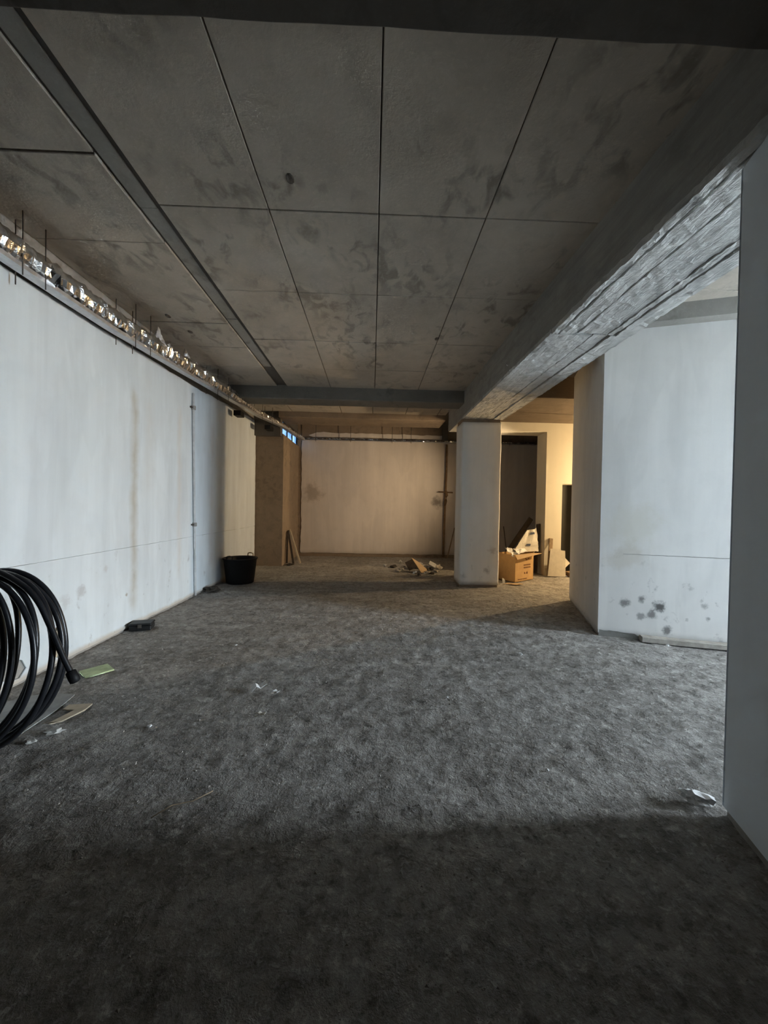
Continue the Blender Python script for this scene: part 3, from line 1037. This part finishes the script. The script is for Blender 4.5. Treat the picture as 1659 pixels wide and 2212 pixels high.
def folded_scrap(name, label, x, y, w, d, mat, rot, h=.02):
    """a bent slip of paper"""
    th = .003
    v = []
    for k, (t, zz) in enumerate([(0, .003), (.33, h), (.6, h * .45), (1, h * 1.1)]):
        for s in (0, 1):
            v.append(((t - .5) * w, (s - .5) * d * (1 - .2 * t), zz + .3 * h * s * t))
    v += [(a, b, c + th) for a, b, c in v]
    f = []
    for k in range(3):
        a = k * 2
        f += [(a, a + 1, a + 3, a + 2), (a + 8, a + 10, a + 11, a + 9), (a, a + 2, a + 10, a + 8), (a + 1, a + 9, a + 11, a + 3)]
    f += [(0, 8, 9, 1), (6, 7, 15, 14)]
    o = mesh(name, v, f, mat)
    o.location = (x, y, .003)
    o.rotation_euler = (0, 0, rot)
    return tag(o, label, 'paper')


folded_scrap('paper_scrap', 'larger bright white folded paper scrap on the open floor', -.89, 3.11, .12, .06, M['white'], R(25), .04)
folded_scrap('paper_scrap', 'smaller white paper scrap just right of the bright folded one', -.74, 3.05, .08, .035, M['white'], R(-40), .02)
folded_scrap('paper_scrap', 'narrow pale butt lying below the two white paper scraps', -.765, 2.73, .085, .026, M['board'], R(-25), .018)
scrap('pebble', 'lone white pebble on the floor right of cardboard strip', 'pebble', -1.46, 2.59, .014, M['white'], 3)
scrap('pebble', 'tiny white pebble in the middle of the floor', 'pebble', .62, 2.99, .009, M['white'], 4)
scrap('pebble', 'tiny white chip on the floor toward the near right wall', 'pebble', 1.03, 2.15, .010, M['white'], 5)
scrap('pebble', 'small white chip on the lit floor before the white pier', 'pebble', 1.55, 3.87, .018, M['white'], 6, .6)
scrap('pebble', 'small white crumb on the floor before the black case', 'pebble', -1.41, 4.09, .012, M['white'], 8)
scrap('plaster_crumb', 'crumbled white plaster lump at the foot of the coil', 'plaster', -2.02, 2.52, .030, M['paper'], 11, .45, 0, None, 1.7, R(30))
scrap('plaster_crumb', 'small white plaster crumb in front of the coil', 'plaster', -2.08, 2.42, .022, M['paper'], 13, .5, 0, None, 1.5, R(10))
scrap('crumpled_paper', 'crumpled whitish paper at the corner of near right wall', 'paper', 1.70, 1.91, .042, M['white'], 17, .55, 0, None, 1.5, R(-30), 3, .95)
straw = tube('straw', [(-1.02, 1.83, .008), (-.96, 1.90, .012), (-.87, 1.93, .010), (-.80, 2.0, .008)], .0022, M['wood'], None, 5)
tag(straw, 'thin dry straw lying on the dark near floor', 'straw')
scrap('soil_heap', 'little dark soil heap at the foot of the conduit', 'soil', -2.70, 6.62, .11, M['soil'], 23, .35, 0, None, 1.0, 0, 3)

# ---- timber lying along the foot of the pier
tm = thing('timber_beam', 'grey timber batten lying along the foot of white pier', 'timber', (*uv(B, .43, -.075), 0), (0, 0, math.atan2(U.y, U.x)))
loft('batten', rect_prof(-.05, .05, 0.0, .06, 2, 1, .006), [i * .08 for i in range(16)], lambda a, b, s: (s, a, b), M['stone'], tm, .004)
loft('batten', rect_prof(.052, .072, 0.0, .045, 1, 1, .004), [i * .08 for i in range(16)], lambda a, b, s: (s, a, b), M['wood_pale'], tm, .002)
scrap('plaster_crumb', 'white plaster crumb lying on floor before timber batten', 'plaster', *uv(B, .66, -.17), .018, M['white'], 29, .6)

# ---- sticks leaning in the far left corner


def plank(name, label, p0, p1, w, t, mat, cat='stick', wdir=None):
    p0, p1 = Vector(p0), Vector(p1)
    ax = (p1 - p0).normalized()
    wd = Vector(wdir) if wdir else ax.cross(Vector((0, 1, 0)))
    wd = (wd - ax * wd.dot(ax)).normalized()
    td = ax.cross(wd)
    L = (p1 - p0).length
    n = 8
    o = loft(name, rect_prof(-w / 2, w / 2, -t / 2, t / 2, 1, 1, min(w, t) * .12), [L * i / n for i in range(n + 1)],
             lambda a, b, s: (ax * s + wd * a + td * b), mat, None, .003, False, 4, p0.x)
    o.location = p0
    return tag(o, label, cat)


plank('leaning_stick', 'dark upright stick leaning on the corner block', (-2.12, 9.72, .03), (-2.14, 9.86, .82), .045, .03, M['wood_dark'])
plank('leaning_stick', 'dark slanted stick next to the upright dark stick', (-1.94, 9.66, .03), (-2.14, 9.93, .84), .05, .03, M['wood_dark'])
plank('leaning_stick', 'pale slanted stick leaning outermost at the corner block', (-1.78, 9.70, .03), (-2.12, 10.0, .86), .045, .03, M['wood_pale'])
scrap('soil_heap', 'low dark rubble heap under the leaning sticks', 'soil', -2.0, 9.58, .07, M['soil'], 37, .3, 0, None, 1.2, 0, 3)
plank('leaning_stick', 'thin brown stick leaning on back wall behind the column', (2.20, 11.05, .03), (2.47, 11.37, .90), .03, .025, M['wood'])

# ---- rubble pile by the back of the column
pile = [(.55, 9.4, .06), (.72, 9.05, .05), (.85, 9.5, .05), (.98, 9.2, .10), (1.28, 8.64, .05), (1.18, 9.35, .12), (1.30, 9.0, .07),
        (1.42, 9.3, .10), (1.50, 8.8, .06), (1.36, 8.52, .045), (1.58, 9.1, .11), (1.0, 8.72, .045), (1.06, 8.40, .04), (.62, 8.78, .05)]
words = ['leftmost small stone of the rubble pile', 'small stone second from the left in the rubble pile', 'round stone at the back left of the rubble pile',
         'large dark stone left of the tilted board scrap', 'stone lying between the tilted board scrap and pale block', 'large stone at the back middle of the rubble pile',
         'stone under the pale block in the rubble pile', 'big stone at the back right of the rubble pile', 'small front stone near the column in the rubble',
         'small stone at the front right of the rubble pile', 'big stone closest to the white column in the rubble', 'tiny front stone at left of the rubble pile',
         'tiny stone in front of the tilted board scrap', 'lone stone at the front left corner of the rubble']
for k, ((x, y, r), w) in enumerate(zip(pile, words)):
    scrap('rubble_stone', w, 'stone', x, y, r, M['stone'] if k % 3 else M['soil'], 50 + k, .6, -.005, 'rubble pile by the column', 1.3, k * .7)


def slab(name, label, cat, cx, cyy, cz, w, d, t, rot, mat, outline=None):
    pts = outline or [(-w / 2, -d / 2), (w / 2, -d / 2), (w / 2, d / 2), (-w / 2, d / 2)]
    o = sheet(name, [pts], t, lambda a, b, q: (a, b, q), mat)
    o.location = (cx, cyy, cz)
    o.rotation_euler = rot
    return tag(o, label, cat)


slab('board_scrap', 'pale triangular board scrap tilted on the rubble pile', 'board', 1.14, 8.76, .13, .3, .3, .012, (R(42), R(18), R(20)), M['card_in'],
     [(-.22, .20), (-.02, .12), (.16, -.02), (.14, -.16), (-.02, -.18)])
slab('white_block', 'pale block lying tilted on top of the rubble', 'block', 1.42, 8.86, .17, .17, .10, .05, (R(50), R(28), R(-6)), M['paper'])
slab('board_scrap', 'dark flat board scrap leaning at left in the rubble pile', 'board', .93, 8.93, .15, .2, .22, .012, (R(60), R(-25), R(10)), M['wood_dark'])
folded_scrap('paper_scrap', 'white paper scrap at the front of the rubble pile', .98, 8.52, .10, .06, M['white'], R(40), .05)
folded_scrap('paper_scrap', 'torn pale paper right of the white scrap in rubble', 1.20, 8.47, .12, .06, M['paper'], R(-15), .04)
folded_scrap('paper_scrap', 'flat pale paper lying foremost below the rubble pile', 1.33, 8.35, .18, .07, M['paper'], R(5), .02)
scrap('plaster_crumb', 'whitish plaster crumb behind the rubble at the back wall', 'plaster', .78, 10.2, .045, M['paper'], 71, .8)
scrap('plaster_crumb', 'whitish plaster crumb left of the rubble on the floor', 'plaster', .35, 9.6, .035, M['paper'], 73, .8)

# ---- cardboard box with newspaper
CA = Vector((.81, .585, 0)).normalized()
bx = thing('cardboard_box', 'open brown cardboard box of waste paper beside the column', 'box', (2.93, 7.70, 0.0), (0, 0, math.atan2(CA.y, CA.x)))
LW, LD, LH, T = .66, .48, .56, .006
box('box_bottom', 0, LW, 0, LD, .004, .012, M['card'], bx)
fr = box('box_side', 0, LW, 0, T, .004, LH, M['card'], bx)
box('box_side', 0, LW, LD - T, LD, .004, LH, M['card'], bx)
box('box_side', 0, T, T, LD - T, .004, LH, M['card'], bx)
box('box_side', LW - T, LW, T, LD - T, .004, LH, M['card'], bx)
mesh('box_flap', [(-.01, -.005, LH), (LW + .0, -.005, LH), (LW + .09, -.13, LH + .0), (-.13, -.13, LH - .075),
                  (-.01, .003, LH + .004), (LW + .0, .003, LH + .004), (LW + .09, -.128, LH + .006), (-.13, -.128, LH - .069)],
     [(0, 1, 2, 3), (7, 6, 5, 4), (0, 4, 5, 1), (1, 5, 6, 2), (2, 6, 7, 3), (3, 7, 4, 0)], M['card_in'], bx)
mesh('box_flap', [(LW, 0, LH), (LW, LD, LH), (LW + .12, LD, LH + .10), (LW + .13, .02, LH + .08), (LW - .005, 0, LH + .004), (LW - .005, LD, LH + .004),
                  (LW + .115, LD, LH + .106), (LW + .125, .02, LH + .086)],
     [(0, 1, 2, 3), (7, 6, 5, 4), (0, 4, 5, 1), (1, 5, 6, 2), (2, 6, 7, 3), (3, 7, 4, 0)], M['card'], bx)
# faded print on the front: a mark, two lines of lettering, two small symbols, a bottom line
ink = []
for (x0, x1, z0, z1) in [(.34, .37, .45, .47), (.38, .43, .43, .46), (.45, .50, .44, .47)]:
    ink.append((x0, x1, z0, z1))
for row, (za, zb) in enumerate([(.315, .345), (.262, .292)]):
    x = .30
    while x < .54:
        w = random.choice([.018, .024, .03])
        ink.append((x, x + w, za, zb))
        x += w + .009
ink += [(.32, .35, .145, .185), (.355, .372, .150, .165)]
x = .10
while x < .42:
    ink.append((x, x + .02, .035, .058))
    x += .030
for a, b, c, d in ink:
    box('printed_mark', a, b, -.0018, 0.0, c, d, M['ink'], fr)
lathe_o = lathe('printed_dot', [(.026, 0), (.026, .0018)], 16, M['ink'], fr)
lathe_o.location = (.425, 0.0, .165)
lathe_o.rotation_euler = (R(90), 0, 0)


def paper_sheet(name, label, corners, mat, loc, n=8, amp=.02, seed=0.0, parent=None, th=.003):
    """crumpled sheet spanning four world corners"""
    c = [Vector(k) - Vector(loc) for k in corners]
    v, f = [], []
    for i in range(n + 1):
        for j in range(n + 1):
            s, t = i / n, j / n
            p = c[0].lerp(c[1], s).lerp(c[3].lerp(c[2], s), t)
            p = p + noise.noise_vector(Vector((s * 3.1 + seed, t * 3.1, seed))) * amp
            v.append(p)
    m = len(v)
    v += [p + Vector((0, -th, th * .3)) for p in v]
    for i in range(n):
        for j in range(n):
            a = i * (n + 1) + j
            f.append((a, a + 1, a + n + 2, a + n + 1))
            f.append((m + a, m + a + n + 1, m + a + n + 2, m + a + 1))
    for i in range(n):
        a, b = i * (n + 1), (i + 1) * (n + 1)
        f.append((a, b, m + b, m + a))
        a, b = a + n, b + n
        f.append((a, m + a, m + b, b))
        f.append((i, m + i, m + i + 1, i + 1))
        q = n * (n + 1) + i
        f.append((q, q + 1, m + q + 1, m + q))
    o = mesh(name, v, f, mat, parent, loc)
    if label:
        tag(o, label, 'newspaper')
    return o


def bw(x, yv, z):
    """point given in the box's own frame -> world"""
    a = math.atan2(CA.y, CA.x)
    return (2.93 + x * math.cos(a) - yv * math.sin(a), 7.70 + x * math.sin(a) + yv * math.cos(a), z)


npz = paper_sheet('newspaper', 'folded newspaper with blue blocks sticking out of the box',
                  [(2.96, 7.93, .585), (3.585, 8.13, .60), (3.56, 8.20, 1.085), (3.32, 8.12, 1.04)], M['news'], bw(.36, .1, .5), 10, .02, 2.0)
for (a, b) in [((.62, .70), (.56, .72)), ((.50, .12), (.70, .24))]:
    pass
c4 = [Vector(k) for k in ((2.96, 7.93, .585), (3.585, 8.13, .60), (3.56, 8.20, 1.085), (3.32, 8.12, 1.04))]


def on_news(s, t, off=-.016):
    p = c4[0].lerp(c4[1], s).lerp(c4[3].lerp(c4[2], s), t)
    p = p + noise.noise_vector(Vector((s * 3.1 + 2.0, t * 3.1, 2.0))) * .02
    return p + Vector((.003, off * .6, .002)) - Vector(bw(.36, .1, .5))


for (s0, s1, t0, t1) in [(.48, .80, .74, .86), (.42, .62, .26, .36)]:
    vv = [on_news(s0, t0), on_news(s1, t0), on_news(s1, t1), on_news(s0, t1)]
    vv += [p + Vector((.0, -.002, .0)) for p in vv]
    mesh('printed_block', vv, BOXF, M['newsblue'], npz)
paper_sheet('newspaper', 'blank white sheet behind the printed newspaper in the box',
            [(3.45, 8.16, .58), (3.60, 8.18, .60), (3.62, 8.24, .80), (3.57, 8.25, 1.10)], M['white'], bw(.5, .15, .5), 8, .03, 7.0)
paper_sheet('newspaper', 'crumpled white paper at the left rim of the box',
            [bw(-.06, .02, .50), bw(.24, .03, .56), bw(.26, .22, .66), bw(-.02, .25, .70)], M['white'], bw(.1, .1, .5), 8, .07, 11.0)
paper_sheet('newspaper', 'low white paper lying across the front of the box',
            [bw(.08, .0, .575), bw(.44, .01, .60), bw(.48, .16, .72), bw(.20, .20, .66)], M['white'], bw(.2, .05, .55), 8, .03, 15.0)
folded_scrap('paper_scrap', 'white paper scrap at the foot of the column and box', 2.66, 7.60, .07, .05, M['white'], R(80), .07)
flat_piece('cardboard_strip', 'torn pale cardboard strip on the floor before the box', 'cardboard',
           [(2.62, 7.52), (2.85, 7.42), (3.02, 7.50), (2.95, 7.58), (2.75, 7.60)], .004, .008, M['card_in'], .008, 9)
scrap('dark_bundle', 'dark crumpled bundle between the column and the box', 'bundle', 2.55, 7.98, .10, M['wood_dark'], 83, 1.0, 0, None, .8, 0, 3)

# ---- things leaning behind the box
plank('leaning_plank', 'dark plank leaning diagonally against pier wall behind the box', (3.1, 9.02, .25), (3.86, 9.20, 1.27), .12, .03, M['wood_dark'], 'plank')
plank('leaning_plank', 'dark narrow plank upright beside the lamplit cream wall', (3.80, 8.75, .02), (3.90, 8.88, 1.15), .16, .03, M['wood_dark'], 'plank', (0, 1, 0))
plank('leaning_plank', 'dark sheet propped on the floor behind the box', (3.42, 8.58, .02), (3.55, 8.95, .66), .20, .03, M['wood_dark'], 'plank')
plank('leaning_stick', 'thin dark wire sticking up behind the newspaper', (3.20, 8.9, .3), (3.12, 9.0, 1.08), .018, .018, M['wood_dark'])
plank('leaning_plank', 'narrow wooden batten leaning on the lamplit cream wall', (3.96, 8.42, .01), (4.07, 8.58, .84), .085, .03, M['wood'], 'plank')

slab('fibre_board', 'pale square fibre board leaning before the dark doorway', 'board', 4.145, 8.43, .31, .40, .62, .018, (R(80), 0, R(-4)), M['board'],
     [(-.22, -.30), (.17, -.30), (.19, .27), (.10, .28), (.095, .31), (-.13, .31)])
slab('fibre_board', 'pointed pale board corner sticking out behind the square board', 'board', 4.33, 8.52, .31, .3, .3, .018, (R(82), 0, R(6)), M['board'],
     [(-.14, -.10), (.02, -.14), (.16, -.02), (.03, .12), (-.14, .12)])
slab('red_brick', 'reddish brick at the threshold of the dark doorway', 'brick', 4.47, 8.50, .05, .16, .20, .10, (0, 0, R(8)), M['rust'])

# ---- loose grit over the floor (nobody could count it)


KEEP = [(-2.5, 7.42, .4), (-2.7, 4.62, .2), (-2.4, 2.75, .5), (-2.35, 3.45, .25), (-1.92, 9.75, .4), (1.1, 8.95, .75), (-2.7, 6.62, .2),
        (1.705, 1.9, .12)]


def build_grit(n=6000):
    rs = np.random.RandomState(11)
    vs_, fs_ = [], []
    base = np.array([(1, 0, 0), (-.5, .86, 0), (-.5, -.86, 0), (.1, .1, 1.0), (.0, -.1, -.6)])
    bf = [(0, 1, 3), (1, 2, 3), (2, 0, 3), (1, 0, 4), (2, 1, 4), (0, 2, 4)]
    for i in range(n):
        y = .9 + 8.0 * rs.rand() ** 1.6
        x = rs.uniform(-2.75, 1.72 - max(0.0, 1.85 - y) * .33 if y < 2.0 else (1.6 if y > 7 else 2.6))
        if any((x - a_) ** 2 + (y - b_) ** 2 < r_ * r_ for a_, b_, r_ in KEEP):
            continue
        r = .0022 + .0065 * rs.rand() ** 3
        a = rs.rand() * 6.28
        c, s = math.cos(a), math.sin(a)
        p = base * r * (1 + .5 * (rs.rand(5, 1) - .5)) * np.array([1, rs.uniform(.6, 1), .7])
        q = np.stack([p[:, 0] * c - p[:, 1] * s + x, p[:, 0] * s + p[:, 1] * c + y, p[:, 2] + r * .3], -1)
        k = len(vs_)
        vs_ += q.tolist()
        fs_ += [tuple(j + k for j in t) for t in bf]
    me = bpy.data.meshes.new('floor_grit')
    me.from_pydata(vs_, [], fs_)
    return link('floor_grit', me, M['stone'])


tag(build_grit(), 'fine loose grit scattered over the concrete floor', 'grit', kind='stuff')
